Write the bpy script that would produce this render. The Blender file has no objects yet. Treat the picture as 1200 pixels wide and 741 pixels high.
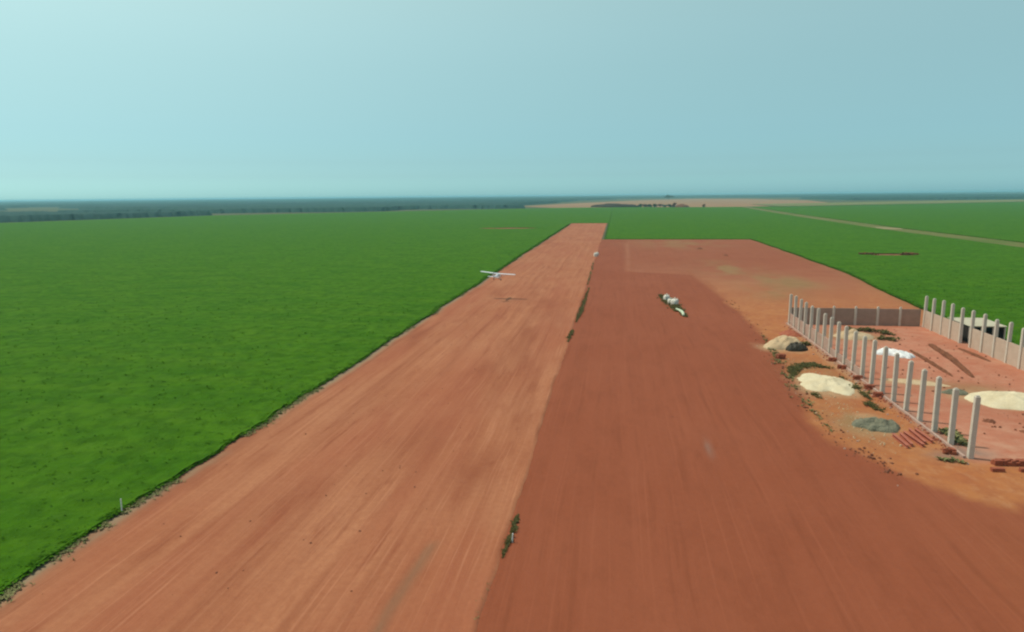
import bpy, math, random
import numpy as np
from mathutils import Vector, Matrix
random.seed(11)
rng = np.random.default_rng(11)
R = math.radians
scn = bpy.context.scene
COL = scn.collection

# ------------------------------------------------------------------ camera, sky, sun, exposure
CAM_H, PITCH, YAW, ROLL = 28.0, R(10.02), R(8.64), R(.55)
cam = bpy.data.cameras.new('camera'); cam.lens = 24.0; cam.sensor_width = 36.0
cam.clip_start = 1.0; cam.clip_end = 60000
co = bpy.data.objects.new('camera', cam); COL.objects.link(co); scn.camera = co
fw = Vector((-math.sin(YAW)*math.cos(PITCH), math.cos(YAW)*math.cos(PITCH), -math.sin(PITCH)))
r0 = Vector((math.cos(YAW), math.sin(YAW), 0)); u0 = r0.cross(fw)
rt = r0*math.cos(ROLL) - u0*math.sin(ROLL); up = r0*math.sin(ROLL) + u0*math.cos(ROLL)
m3 = Matrix((rt, up, -fw)).transposed()
co.matrix_world = Matrix.Translation((0, 0, CAM_H)) @ m3.to_4x4()

SUN_EL, SUN_AZ = R(62), R(76)            # azimuth measured to the left of +Y
sdir = Vector((-math.cos(SUN_EL)*math.sin(SUN_AZ), math.cos(SUN_EL)*math.cos(SUN_AZ), math.sin(SUN_EL)))
sl = bpy.data.lights.new('sun', 'SUN'); sl.energy = 2.2; sl.angle = R(2.0); sl.color = (1, .95, .86)
so = bpy.data.objects.new('sun', sl); COL.objects.link(so)
so.rotation_euler = sdir.to_track_quat('Z', 'Y').to_euler()

w = bpy.data.worlds.new('World'); scn.world = w; w.use_nodes = True
nt = w.node_tree; bg = nt.nodes['Background']
sky = nt.nodes.new('ShaderNodeTexSky'); sky.sky_type = 'NISHITA'; sky.sun_disc = False
sky.sun_elevation = SUN_EL; sky.sun_rotation = -SUN_AZ
sky.air_density = .8; sky.dust_density = 2.0; sky.ozone_density = 3.0; sky.altitude = 600
tint = nt.nodes.new('ShaderNodeMix'); tint.data_type = 'RGBA'; tint.blend_type = 'MULTIPLY'
tint.inputs[0].default_value = 1.0
# the teal cast of the hazy air: the sky's own colour, corrected by height above the horizon
tc = nt.nodes.new('ShaderNodeTexCoord'); sx = nt.nodes.new('ShaderNodeSeparateXYZ'); nt.links.new(tc.outputs['Generated'], sx.inputs[0])
rampn = nt.nodes.new('ShaderNodeValToRGB'); nt.links.new(sx.outputs[2], rampn.inputs[0])
STOPS = [(0.0, (.60, 1.12, 1.20)), (.0111, (.564, .985, 1.055)), (.0279, (.494, .775, .805)), (.047, (.487, .703, .677)), (.0647, (.515, .710, .638)), (.0846, (.561, .731, .613)), (.1112, (.642, .785, .604)),
         (.1394, (.733, .855, .616)), (.1726, (.845, .946, .644)), (.2152, (1.008, 1.079, .696)), (.2559, (1.154, 1.190, .735)), (.55, (1.1, 1.15, .85))]
el = rampn.color_ramp.elements
while len(el) < len(STOPS): el.new(.5)
for e_, (p_, c_) in zip(el, STOPS): e_.position = p_; e_.color = (*[v/1.3 for v in c_], 1)
gain = nt.nodes.new('ShaderNodeMix'); gain.data_type = 'RGBA'; gain.blend_type = 'MULTIPLY'; gain.inputs[0].default_value = 1
gain.inputs[7].default_value = (1.3, 1.3, 1.3, 1)
nt.links.new(rampn.outputs[0], gain.inputs[6])
nt.links.new(sky.outputs[0], tint.inputs[6]); nt.links.new(gain.outputs[2], tint.inputs[7]); nt.links.new(tint.outputs[2], bg.inputs[0])
bg.inputs[1].default_value = .15
scn.view_settings.view_transform = 'Standard'; scn.view_settings.look = 'None'
scn.view_settings.exposure = .35; scn.view_settings.gamma = 1.0
scn.view_settings.use_curve_mapping = False
scn.cycles.filter_width = 2.2
scn.cycles.volume_bounces = 1
scn.cycles.max_bounces = 6

# ------------------------------------------------------------------ helpers
PERM = rng.random((256, 256))
def vnoise(x, y):
    xi = np.floor(x).astype(int); yi = np.floor(y).astype(int)
    fx = x - xi; fy = y - yi
    fx = fx*fx*(3-2*fx); fy = fy*fy*(3-2*fy)
    a = PERM[xi % 256, yi % 256]; b = PERM[(xi+1) % 256, yi % 256]
    c = PERM[xi % 256, (yi+1) % 256]; d = PERM[(xi+1) % 256, (yi+1) % 256]
    return (a*(1-fx)+b*fx)*(1-fy) + (c*(1-fx)+d*fx)*fy
def fbm(x, y, o=4):
    x = np.asarray(x, float); y = np.asarray(y, float)
    s = 0; t = 0; a = 1.0
    for i in range(o):
        s = s + a*vnoise(x*2**i + 17.3*i, y*2**i + 9.1*i); t += a; a *= .5
    return s/t
def smooth(a, b, v):
    t = np.clip((v-a)/(b-a), 0, 1); return t*t*(3-2*t)
def seg_dist(X, Y, pts):
    best = np.full(X.shape, 1e9)
    for (ax, ay), (bx, by) in zip(pts[:-1], pts[1:]):
        dx, dy = bx-ax, by-ay; L = dx*dx+dy*dy
        t = np.clip(((X-ax)*dx+(Y-ay)*dy)/L, 0, 1)
        best = np.minimum(best, np.hypot(X-ax-t*dx, Y-ay-t*dy))
    return best
def in_poly(X, Y, P):
    ins = np.zeros(X.shape, bool); n = len(P)
    for i in range(n):
        x1, y1 = P[i]; x2, y2 = P[(i+1) % n]
        c = ((y1 > Y) != (y2 > Y)) & (X < (x2-x1)*(Y-y1)/((y2-y1) if y2 != y1 else 1e-9) + x1)
        ins ^= c
    return ins

def tag(o, label=None, cat=None, group=None, kind=None):
    if label: o['label'] = label
    if cat: o['category'] = cat
    if group: o['group'] = group
    if kind: o['kind'] = kind
    return o
def link(o, parent=None):
    COL.objects.link(o)
    if parent: o.parent = parent
    return o
def empty(name, loc, rot=(0, 0, 0)):
    o = bpy.data.objects.new(name, None); COL.objects.link(o)
    o.location = loc; o.rotation_euler = rot; o.empty_display_size = .3
    return o
def mesh_np(name, V, F, mat, parent=None, smooth_=False, attr=None):
    """V (n,3) array, F (m,4) array of quads (or list of ngons)"""
    me = bpy.data.meshes.new(name)
    if isinstance(F, np.ndarray):
        n, k = F.shape
        me.vertices.add(len(V)); me.vertices.foreach_set('co', np.ascontiguousarray(V, np.float32).ravel())
        me.loops.add(n*k); me.loops.foreach_set('vertex_index', np.ascontiguousarray(F, np.int32).ravel())
        me.polygons.add(n); me.polygons.foreach_set('loop_start', np.arange(0, n*k, k, dtype=np.int32))
        me.polygons.foreach_set('loop_total', np.full(n, k, np.int32))
        me.update(calc_edges=True)
    else:
        me.from_pydata([tuple(v) for v in V], [], [tuple(f) for f in F])
    if smooth_:
        me.polygons.foreach_set('use_smooth', [True]*len(me.polygons))
    if attr is not None:
        for an, A in attr.items():
            at = me.attributes.new(an, 'FLOAT_COLOR', 'POINT')
            A4 = np.ones((len(V), 4), np.float32); A4[:, :A.shape[1]] = A
            at.data.foreach_set('color', A4.ravel())
    me.materials.append(mat); me.validate(); me.update()
    return link(bpy.data.objects.new(name, me), parent)
class MB:
    """collects simple shapes for ONE mesh object"""
    def __init__(s): s.v = []; s.f = []
    def add(s, V, F):
        b = len(s.v); s.v += [tuple(p) for p in V]; s.f += [tuple(i+b for i in f) for f in F]; return s
    def box(s, c, d, rz=0, taper=1.0, ch=0.0):
        cx, cy, cz = c; dx, dy, dz = d[0]/2, d[1]/2, d[2]/2
        V = []
        for z, k in ((-dz, 1), (dz, taper)):
            if ch > 0:
                P = [(-dx+ch, -dy), (dx-ch, -dy), (dx, -dy+ch), (dx, dy-ch), (dx-ch, dy), (-dx+ch, dy), (-dx, dy-ch), (-dx, -dy+ch)]
            else:
                P = [(-dx, -dy), (dx, -dy), (dx, dy), (-dx, dy)]
            for x, y in P:
                x, y = x*k, y*k
                V.append((cx+x*math.cos(rz)-y*math.sin(rz), cy+x*math.sin(rz)+y*math.cos(rz), cz+z))
        n = len(V)//2
        F = [tuple(range(n-1, -1, -1)), tuple(range(n, 2*n))] + [(i, (i+1) % n, n+(i+1) % n, n+i) for i in range(n)]
        return s.add(V, F)
    def tube(s, pts, rad, n=8, ell=None):
        pts = [Vector(p) for p in pts]; V = []; F = []
        rads = rad if isinstance(rad, (list, tuple)) else [rad]*len(pts)
        for i, p in enumerate(pts):
            t = (pts[min(i+1, len(pts)-1)] - pts[max(i-1, 0)]).normalized()
            a = t.orthogonal().normalized() if abs(t.z) > .9 else t.cross(Vector((0, 0, 1))).normalized()
            b = a.cross(t)
            for k in range(n):
                q = 2*math.pi*k/n
                V.append(p + a*math.cos(q)*rads[i] + b*math.sin(q)*rads[i]*(ell or 1))
        for i in range(len(pts)-1):
            for k in range(n):
                F.append((i*n+k, i*n+(k+1) % n, (i+1)*n+(k+1) % n, (i+1)*n+k))
        F.append(tuple(range(n-1, -1, -1))); F.append(tuple((len(pts)-1)*n+k for k in range(n)))
        return s.add(V, F)
    def loft(s, rings):
        n = len(rings[0]); V = [p for r in rings for p in r]; F = []
        for i in range(len(rings)-1):
            for k in range(n):
                F.append((i*n+k, i*n+(k+1) % n, (i+1)*n+(k+1) % n, (i+1)*n+k))
        F.append(tuple(range(n-1, -1, -1))); F.append(tuple((len(rings)-1)*n+k for k in range(n)))
        return s.add(V, F)
    def build(s, name, mat, parent=None, smooth_=False):
        return mesh_np(name, s.v, list(s.f), mat, parent, smooth_)

# ------------------------------------------------------------------ materials
class NT:
    def __init__(s, name, rough=.9, spec=.2):
        s.m = bpy.data.materials.new(name); s.m.use_nodes = True; s.t = s.m.node_tree
        s.b = s.t.nodes['Principled BSDF']; s.b.inputs['Roughness'].default_value = rough
        s.b.inputs['Specular IOR Level'].default_value = spec
        s.co = s.t.nodes.new('ShaderNodeTexCoord').outputs['Object']
    def n(s, t): return s.t.nodes.new(t)
    def l(s, a, b): s.t.links.new(a, b)
    def mapped(s, scale, rot=0):
        if not hasattr(s, 'warp'):                      # wheel and grader lines wander a little
            n = s.n('ShaderNodeTexNoise'); n.inputs['Scale'].default_value = .03; n.inputs['Detail'].default_value = 3
            s.l(s.co, n.inputs['Vector'])
            q = s.n('ShaderNodeVectorMath'); q.operation = 'MULTIPLY_ADD'; q.inputs[1].default_value = (1.3, 1.3, 0); s.l(n.outputs['Color'], q.inputs[0]); s.l(s.co, q.inputs[2])
            s.warp = q.outputs[0]
        m = s.n('ShaderNodeMapping'); m.inputs['Scale'].default_value = scale
        m.inputs['Rotation'].default_value = (0, 0, rot); s.l(s.warp, m.inputs[0]); return m.outputs[0]
    def noise(s, scale, detail=4, rough=.55, vec=None, lo=.3, hi=.7):
        n = s.n('ShaderNodeTexNoise'); n.inputs['Scale'].default_value = scale
        n.inputs['Detail'].default_value = detail; n.inputs['Roughness'].default_value = rough
        s.l(vec if vec is not None else s.co, n.inputs['Vector'])
        r = s.n('ShaderNodeMapRange'); r.inputs[1].default_value = lo; r.inputs[2].default_value = hi
        s.l(n.outputs[0], r.inputs[0]); return r.outputs[0]
    def mix(s, fac, a, b, blend='MIX', amt=None):
        m = s.n('ShaderNodeMix'); m.data_type = 'RGBA'; m.blend_type = blend
        for sock, v in ((m.inputs[0], fac), (m.inputs[6], a), (m.inputs[7], b)):
            if isinstance(v, (int, float)): sock.default_value = v
            elif isinstance(v, tuple): sock.default_value = (*v, 1)
            else: s.l(v, sock)
        return m.outputs[2]
    def mul(s, a, b):
        m = s.n('ShaderNodeMath'); m.operation = 'MULTIPLY'
        for sock, v in ((m.inputs[0], a), (m.inputs[1], b)):
            if isinstance(v, (int, float)): sock.default_value = v
            else: s.l(v, sock)
        return m.outputs[0]
    def attr(s, name):
        a = s.n('ShaderNodeAttribute'); a.attribute_name = name
        sp = s.n('ShaderNodeSeparateColor'); s.l(a.outputs['Color'], sp.inputs[0]); return sp.outputs
    def bump(s, h, strength=.4, dist=.1):
        b = s.n('ShaderNodeBump'); b.inputs['Strength'].default_value = strength; b.inputs['Distance'].default_value = dist
        s.l(h, b.inputs['Height']); s.l(b.outputs[0], s.b.inputs['Normal'])
    def out(s, c):
        if isinstance(c, tuple): s.b.inputs['Base Color'].default_value = (*c, 1)
        else: s.l(c, s.b.inputs['Base Color'])
        return s.m
def mottled(name, c1, c2, scale=2.0, fine=14.0, rough=.85, spec=.25, bump=.3, dist=.03):
    t = NT(name, rough, spec)
    a = t.noise(scale, 5); f = t.noise(fine, 3)
    c = t.mix(a, c1, c2); c = t.mix(t.mul(f, .35), c, tuple(v*.72 for v in c1))
    t.bump(f, bump, dist); return t.out(c)

# soils (tropical red earth)
SO_RUN = (.378, .132, .056); SO_RUN_L = (.455, .198, .096); SO_RUN_D = (.235, .066, .029)
SO_APR = (.250, .066, .028); SO_APR_L = (.290, .086, .040); SO_APR_D = (.195, .052, .022)
def runway_material():
    t = NT('runway_soil', .95, .1)
    long_ = t.noise(1, 6, .6, t.mapped((.55, .012, 1)), .32, .68)
    wheel = t.noise(1, 3, .5, t.mapped((2.4, .02, 1), R(-3)), .45, .75)
    blot = t.noise(.045, 6, .6); fine = t.noise(1.6, 6, .65); grit = t.noise(9, 3, .6)
    c = t.mix(blot, SO_RUN, SO_RUN_L)
    c = t.mix(t.mul(long_, .60), c, SO_RUN_D)
    c = t.mix(t.mul(wheel, .45), c, SO_RUN_L)
    c = t.mix(t.mul(fine, .38), c, SO_RUN_D)
    c = t.mix(t.mul(grit, .22), c, (.46, .19, .095)); c = t.mix(t.mul(t.noise(.3, 6, .7, t.mapped((1, .25, 1)), .52, .72), .55), c, SO_RUN_D)
    smear = t.noise(1, 5, .65, t.mapped((.75, .07, 1), R(4)), .54, .68); area = t.noise(.05, 3, .5, None, .42, .60)
    c = t.mix(t.mul(t.mul(smear, area), .75), c, SO_RUN_D)
    pink = t.noise(1, 4, .55, t.mapped((.11, .018, 1), R(-2)), .46, .62); c = t.mix(t.mul(pink, .5), c, (.315, .092, .044))
    scr = t.noise(1, 3, .5, t.mapped((5.0, .05, 1), R(2)), .58, .70); c = t.mix(t.mul(scr, .45), c, (.50, .215, .11))
    r, g, b = t.attr('soil_tone')[:3]
    c = t.mix(r, c, SO_RUN_D)                       # damp dark smears
    c = t.mix(g, c, (.20, .115, .062))              # grey brown dust
    c = t.mix(b, c, (.27, .19, .11))                # pale edge gravel with dead grass
    t.bump(fine, .5, .06); return t.out(c)
def apron_material():
    t = NT('apron_soil', .95, .1)
    long_ = t.noise(1, 5, .55, t.mapped((.5, .015, 1)), .3, .7)
    blot = t.noise(.035, 5, .55); fine = t.noise(1.1, 6, .65); grit = t.noise(8, 3, .6)
    c = t.mix(blot, SO_APR, SO_APR_L)
    c = t.mix(t.mul(long_, .40), c, SO_APR_D)
    c = t.mix(t.mul(fine, .40), c, SO_APR_L)
    c = t.mix(t.mul(grit, .22), c, SO_APR_D); c = t.mix(t.mul(t.noise(.28, 6, .7, t.mapped((1, .35, 1)), .5, .72), .5), c, SO_APR_D)
    trk = t.noise(1, 3, .5, t.mapped((3.2, .03, 1), R(-2)), .56, .70); c = t.mix(t.mul(trk, .5), c, SO_APR_L)
    drk = t.noise(1, 4, .6, t.mapped((1.1, .04, 1), R(3)), .56, .72); c = t.mix(t.mul(drk, .55), c, SO_APR_D)
    r, g, b = t.attr('soil_tone')[:3]
    verge = t.mix(t.noise(.12, 5), (.40, .135, .045), (.44, .185, .062))
    verge = t.mix(t.mul(t.noise(.5, 6, .7, None, .42, .62), .55), verge, (.30, .095, .04))
    verge = t.mix(t.mul(t.noise(.9, 5, .7, t.mapped((1, .5, 1), R(20)), .5, .7), .5), verge, (.50, .26, .12))
    yard = t.mix(t.noise(.3, 6, .65), (.47, .165, .092), (.56, .27, .165)); yard = t.mix(t.mul(fine, .40), yard, (.33, .105, .055)); yard = t.mix(t.mul(t.noise(.16, 6, .7, None, .5, .68), .6), yard, (.55, .32, .20))
    y_ = t.attr('yard')[0]; verge = t.mix(y_, verge, yard)
    dust_ = t.attr('yard')[2]
    far_ = t.attr('yard')[1]; verge = t.mix(far_, verge, t.mix(t.noise(.1, 5), (.30, .105, .052), (.36, .155, .08)))
    c = t.mix(r, c, verge)
    c = t.mix(dust_, c, t.mix(fine, (.46, .30, .16), (.36, .20, .10)))
    olive = t.mix(t.noise(.25, 4), (.22, .13, .05), (.29, .16, .07))
    c = t.mix(g, c, olive)
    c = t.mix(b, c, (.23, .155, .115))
    t.bump(fine, .5, .06); return t.out(c)
def ground_material():
    t = NT('scrub_ground', .95, .1)
    a = t.noise(.0022, 6, .6); b = t.noise(.03, 5, .6); f = t.noise(.6, 4)
    c = t.mix(a, (.05, .085, .035), (.10, .10, .045)); c = t.mix(t.mul(b, .6), c, (.05, .075, .028))
    c = t.mix(t.mul(f, .25), c, (.24, .12, .06)); t.bump(f, .4, .1); return t.out(c)
GR1, GR2, GR3 = (.056, .185, .005), (.098, .252, .010), (.034, .120, .004)
def crop_material():
    t = NT('crop_leaf', .85, .03)
    big = t.noise(.006, 4, .5); mid = t.noise(.09, 5, .6); row = t.noise(1, 4, .6, t.mapped((.25, .05, .25), R(25)))
    fine = t.noise(2.2, 5, .7)
    swath = t.noise(1, 5, .6, t.mapped((.05, .14, .1), R(-35)), .40, .68)
    c = t.mix(mid, GR1, GR2); c = t.mix(t.mul(row, .4), c, GR3); c = t.mix(t.mul(swath, .7), c, (.125, .262, .012))
    c = t.mix(t.mul(big, .35), c, (.072, .20, .008)); clump = t.noise(.42, 5, .65, None, .40, .62); c = t.mix(t.mul(clump, .55), c, (.026, .090, .004))
    pale = t.noise(.30, 6, .7, None, .54, .70); c = t.mix(t.mul(pale, .35), c, (.15, .30, .030))
    c = t.mix(t.mul(fine, .3), c, GR2)
    t.bump(fine, .7, .15); m_ = t.out(c)
    tr = t.n('ShaderNodeBsdfTranslucent'); t.l(c, tr.inputs[0]); mx = t.n('ShaderNodeMixShader'); mx.inputs[0].default_value = .3
    t.l(t.b.outputs[0], mx.inputs[1]); t.l(tr.outputs[0], mx.inputs[2])
    t.l(mx.outputs[0], [q for q in t.t.nodes if q.type == 'OUTPUT_MATERIAL'][0].inputs[0]); return m_
M = {}
M['runway'] = runway_material(); M['apron'] = apron_material(); M['ground'] = ground_material(); M['crop'] = crop_material()
M['concrete'] = mottled('precast_concrete', (.60, .52, .40), (.70, .62, .50), 1.2, 9)
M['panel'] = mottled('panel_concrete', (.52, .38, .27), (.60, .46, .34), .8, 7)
M['brownpanel'] = mottled('brown_panel_concrete', (.36, .24, .17), (.44, .30, .215), .8, 7)  # darker and browner than the right wall's panels
M['pinkpanel'] = mottled('dusty_panel', (.42, .25, .18), (.50, .36, .28), .8, 7)
M['sand'] = mottled('sand', (.62, .50, .30), (.72, .62, .41), .5, 5, .95, .1, .5, .06)
M['tansand'] = mottled('tan_sand', (.52, .36, .20), (.60, .45, .27), .5, 5, .95, .1, .5, .06)
M['gravel'] = mottled('gravel', (.165, .165, .105), (.28, .26, .17), 1.2, 6, .9, .2, 1, .12)
M['brick'] = mottled('red_brick', (.30, .075, .035), (.40, .125, .06), 1.5, 8)
M['spoil'] = mottled('dark_spoil', (.15, .060, .030), (.26, .10, .05), .9, 5, .95, .1, .8, .12)
M['bank'] = mottled('dark_earth_bank', (.030, .016, .006), (.055, .028, .011), .15, 1)
M['clod'] = mottled('soil_clod', (.20, .075, .040), (.28, .11, .06), 2, 8, .95, .1, .6, .06)
M['beamred'] = mottled('red_oxide_steel', (.36, .095, .05), (.46, .15, .085), 1.5, 9, .6, .3)
M['plastic'] = mottled('white_plastic', (.74, .74, .68), (.82, .82, .77), 1.5, 6, .45, .4)
M['bag'] = mottled('woven_bag', (.72, .66, .52), (.80, .76, .64), 2, 9, .7, .2)
M['palegreen'] = mottled('faded_green_plastic', (.50, .58, .36), (.60, .66, .46), 2, 9, .6, .3)
M['tarp'] = mottled('black_tarpaulin', (.028, .022, .010), (.045, .036, .018), 2, 7, .6, .3)
M['weed'] = mottled('weed_leaf', (.125, .125, .038), (.19, .165, .060), .8, 4, .8, .15)
def leafy(m, amt=.35):
    t = m.node_tree; p = t.nodes['Principled BSDF']; o = [q for q in t.nodes if q.type == 'OUTPUT_MATERIAL'][0]
    tr = t.nodes.new('ShaderNodeBsdfTranslucent'); mx = t.nodes.new('ShaderNodeMixShader'); mx.inputs[0].default_value = amt
    t.links.new(p.inputs['Base Color'].links[0].from_socket, tr.inputs[0])
    t.links.new(p.outputs[0], mx.inputs[1]); t.links.new(tr.outputs[0], mx.inputs[2]); t.links.new(mx.outputs[0], o.inputs[0]); return m
leafy(M['weed'], .5)
M['drygrass'] = mottled('dry_grass', (.14, .16, .055), (.25, .22, .09), .8, 4, .85, .1)
M['roof'] = mottled('fibre_cement_roof', (.40, .36, .25), (.48, .44, .32), .6, 5)
M['dark'] = mottled('dark_timber', (.030, .024, .018), (.05, .04, .03), 1.5, 8)
M['white_paint'] = mottled('white_aircraft_paint', (.78, .78, .76), (.82, .82, .80), 1, 8, .3, .5, .02, .005)
M['glass'] = NT('dark_canopy_glass', .1, .5).out((.03, .04, .05))
M['rubber'] = NT('tyre_rubber', .9, .2).out((.02, .02, .02))
M['stake'] = mottled('stake_paint', (.78, .78, .70), (.85, .85, .78), 2, 9)
M['bark'] = mottled('bark', (.09, .065, .045), (.14, .10, .07), 2, 9)
M['leaf'] = mottled('tree_leaf', (.030, .060, .016), (.060, .095, .028), .25, 1.2, .8, .15)
M['forest'] = mottled('forest_canopy', (.020, .058, .048), (.034, .080, .064), .004, .05, .9, .1)
def tan_field_material():
    t = NT('stubble', .95, .1)
    a = t.noise(.004, 5, .6); b = t.noise(1, 4, .5, t.mapped((.004, .03, 1), R(10)))
    c = t.mix(a, (.33, .175, .085), (.27, .135, .062)); c = t.mix(t.mul(b, .5), c, (.25, .18, .085)); return t.out(c)
M['stubble'] = tan_field_material()
def track_material():
    t = NT('track_soil', .95, .1)
    a = t.noise(.02, 5, .6); b = t.noise(.3, 4)
    sp = t.n('ShaderNodeSeparateXYZ'); t.l(t.co, sp.inputs[0])
    c = t.mix(a, (.11, .13, .030), (.20, .15, .055)); c = t.mix(t.mul(b, .6), c, (.075, .15, .016)); return t.out(c)
M['track'] = track_material()
M['paletrack'] = mottled('pale_track_soil', (.22, .19, .075), (.34, .25, .11), .08, .6)
M['headland'] = mottled('dry_headland', (.15, .17, .055), (.22, .20, .075), .01, .2, .95, .05)

# ------------------------------------------------------------------ ground sheets
def ramp(a, b, s0, g):
    out = [a]; s = s0; d = 1 if b > a else -1
    while (b-out[-1])*d > s*1.5:
        out.append(out[-1]+d*s); s *= g
    out.append(b); return np.array(out)
def grid_faces(nx, ny, off=0):
    i, j = np.meshgrid(np.arange(nx-1), np.arange(ny-1), indexing='ij')
    a = i*ny+j + off
    return np.stack([a, a+ny, a+ny+1, a+1], -1).reshape(-1, 4)
h = np.concatenate([-ramp(0, 20000, 20, 1.12)[::-1], ramp(0, 20000, 20, 1.12)[1:]])
GX, GY = np.meshgrid(h, h, indexing='ij')
tag(mesh_np('ground', np.stack([GX, GY, GX*0], -1).reshape(-1, 3), grid_faces(len(h), len(h)), M['ground']), kind='structure')

RL, RR, RY1, AY1 = -43.5, -8.7, 686.0, 437.0
def edgeL(y): return RL + .9*(fbm(y*.09, y*0+3.3, 4)-.5)*2 + .25*(fbm(y*.9, y*0+1.3, 2)-.5)*2
def edgeM(y): return RR + .5*(fbm(y*.05, y*0+7.7, 4)-.5)*2 + .18*(fbm(y*.7, y*0+5.3, 2)-.5)*2
def edgeR(y): return np.interp(y, [-60, 100, 150, 182, 254, 331, 437], [74, 72, 72, 73.5, 80, 81.5, 82]) + .8*(fbm(y*.06, y*0+2.2, 3)-.5)*2
# runway
ys = ramp(-60, RY1, .7, 1.004); sN = np.linspace(0, 1, 90)
S, YY = np.meshgrid(sN, ys, indexing='ij')
XX = (edgeL(YY)-.6) + S*(edgeM(YY)-edgeL(YY)+.6)
st = np.zeros(XX.shape+(3,))
st[..., 0] = .55*smooth(.55, .75, fbm(XX*.18, YY*.03+4, 4))*smooth(.45, .6, fbm(XX*.03+5, YY*.012, 3))
for cx, cy, rx, ry, a in ((-22, 72, 4, 9, .5), (-14, 66, 2.5, 8, .6), (-30, 55, 3, 8, .35), (-17, 100, 4, 14, .4), (-24.5, 205, 1.2, 4, .5),
                          (-20.7, 205.7, .8, 3, .6), (-12.6, 67, .35, 1.2, .9), (-22, 61.5, .3, .8, .8), (-33, 92, 3, 12, .3), (-13, 160, 2, 20, .3)):
    d = ((XX-cx)/rx)**2 + ((YY-cy)/ry)**2
    st[..., 0] = np.maximum(st[..., 0], a*np.exp(-d)*(.4+1.0*fbm(XX*.7, YY*.25, 3)))
d = seg_dist(XX, YY, [(-14.3, 49.5), (-14.8, 43), (-15.3, 30)])
st[..., 1] = .75*np.exp(-(d/.45)**2)*(.5+.7*fbm(XX*1.5, YY*.6, 3))
for k_, (rx_, a_) in enumerate(((-41.2, .8), (-39.6, .7), (-36.0, .45), (-33.4, .5), (-31.9, .4), (-27.6, .55), (-26.0, .5), (-20.5, .5), (-18.8, .45), (-13.0, .4), (-11.4, .45))):
    cxl = rx_+1.1*(fbm(YY*.018+k_*3.1, YY*0+k_, 2)-.5)*2+.02*(YY-60)*(.3 if k_ % 3 else -.1)*smooth(300, 60, YY)
    st[..., 0] = np.maximum(st[..., 0], a_*np.exp(-((XX-cxl)/.30)**2)*smooth(.42, .66, fbm(YY*.05+k_*7, XX*.15+k_, 4)))
e = XX-edgeL(YY)
st[..., 2] = np.clip(1.2*np.exp(-(np.clip(e-.2, 0, 99)/.95)**2)*smooth(.36, .58, fbm(YY*.11, XX*.3, 4)) + .35*np.exp(-np.clip(e, 0, 99)/.9), 0, 1)
zz = .07 + .05*(fbm(XX*.4, YY*.08, 4)-.5)
zz = zz + .10*np.exp(-((edgeM(YY)-XX-.35)/.35)**2)*smooth(.4, .65, fbm(YY*.06, YY*0+1, 3))     # windrow left by the grader
V = np.stack([XX, YY, zz], -1).reshape(-1, 3)
nx, ny = XX.shape
F = grid_faces(nx, ny)
b = len(V); rim = [(nx-1)*ny+j for j in range(ny)]                     # skirt on the apron side
V2 = V[rim].copy(); V2[:, 2] = .0; V2[:, 0] += .12
j = np.arange(ny-1); SK = np.stack([(nx-1)*ny+j, b+j, b+j+1, (nx-1)*ny+j+1], -1)
A = np.concatenate([st.reshape(-1, 3), st.reshape(-1, 3)[rim]])
tag(mesh_np('runway', np.concatenate([V, V2]), np.concatenate([F, SK]), M['runway'], attr={'soil_tone': A}, smooth_=True), kind='structure')

# apron and building yard
ys = ramp(-60, AY1, .7, 1.003); sN = np.linspace(0, 1, 190)
S, YY = np.meshgrid(sN, ys, indexing='ij')
XX = -8.9 + S*(edgeR(YY)+.5+8.9)
VERGE = [(6.8, 404.9), (5.1, 254.9), (28.0, 245.4), (29.7, 189.1), (29.3, 142.2), (27.1, 113.7), (25.7, 90.8), (26.1, 77.5), (28.6, 69.5), (36, 63.5), (75, 58)]
beyond = in_poly(XX, YY, VERGE + [(200, 58), (200, 500), (6.8, 500)])
dv = seg_dist(XX, YY, VERGE)
sgn = np.where(beyond, dv, -dv) + 2.2*(fbm(XX*.15, YY*.06, 4)-.5)*2
st = np.zeros(XX.shape+(3,))
near = smooth(300, 200, YY)
sgn = sgn + .9*(fbm(XX*.7, YY*.4, 3)-.5)*2
st[..., 0] = smooth(-1.3, .9, sgn)*(.25+.75*near)*(.75+.5*(fbm(XX*.08, YY*.04, 3)-.5))
yd = np.zeros(XX.shape+(3,))
yd[..., 0] = smooth(-1.2, 1.4, XX-37+1.2*(fbm(XX*.4, YY*.3, 3)-.5)*2)*smooth(157, 151, YY)*smooth(72.5, 76, YY)
for cx, cy, rx, ry, a in ((31, 102, 5.2, 8, .9), (31, 85, 4, 5, .8), (46.5, 140, 6, 4.5, .9), (51, 99, 7, 5, .7), (31, 128, 6, 5, .7), (44.5, 106, 5, 2, .7), (36.5, 118, 1.6, 30, .5)):
    yd[..., 2] = np.maximum(yd[..., 2], a*smooth(1.15, .5, np.hypot((XX-cx)/rx, (YY-cy)/ry)+.9*(fbm(XX*.35, YY*.25, 4)-.5)))
yd[..., 1] = smooth(150, 260, YY+30*(fbm(XX*.05, YY*.03, 3)-.5))
trk = seg_dist(XX, YY, [(6.8, 404.9), (5.1, 254.9), (28.0, 245.4), (30, 190)])
st[..., 0] = np.maximum(st[..., 0], .55*np.exp(-(trk/1.3)**2))
st[..., 0] += .6*smooth(62, 50, YY)*smooth(24, 44, XX)*0 + .5*smooth(22, 40, XX)*smooth(70, 40, YY)*.6
ol = np.exp(-(((XX-41)/9)**2+((YY-262)/26)**2)) + np.exp(-(((XX-54)/9)**2+((YY-226)/16)**2)) + .6*np.exp(-(((XX-36)/24)**2+((YY-400)/34)**2)) + .6*np.exp(-(((XX-44)/7)**2+((YY-200)/14)**2))
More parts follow.
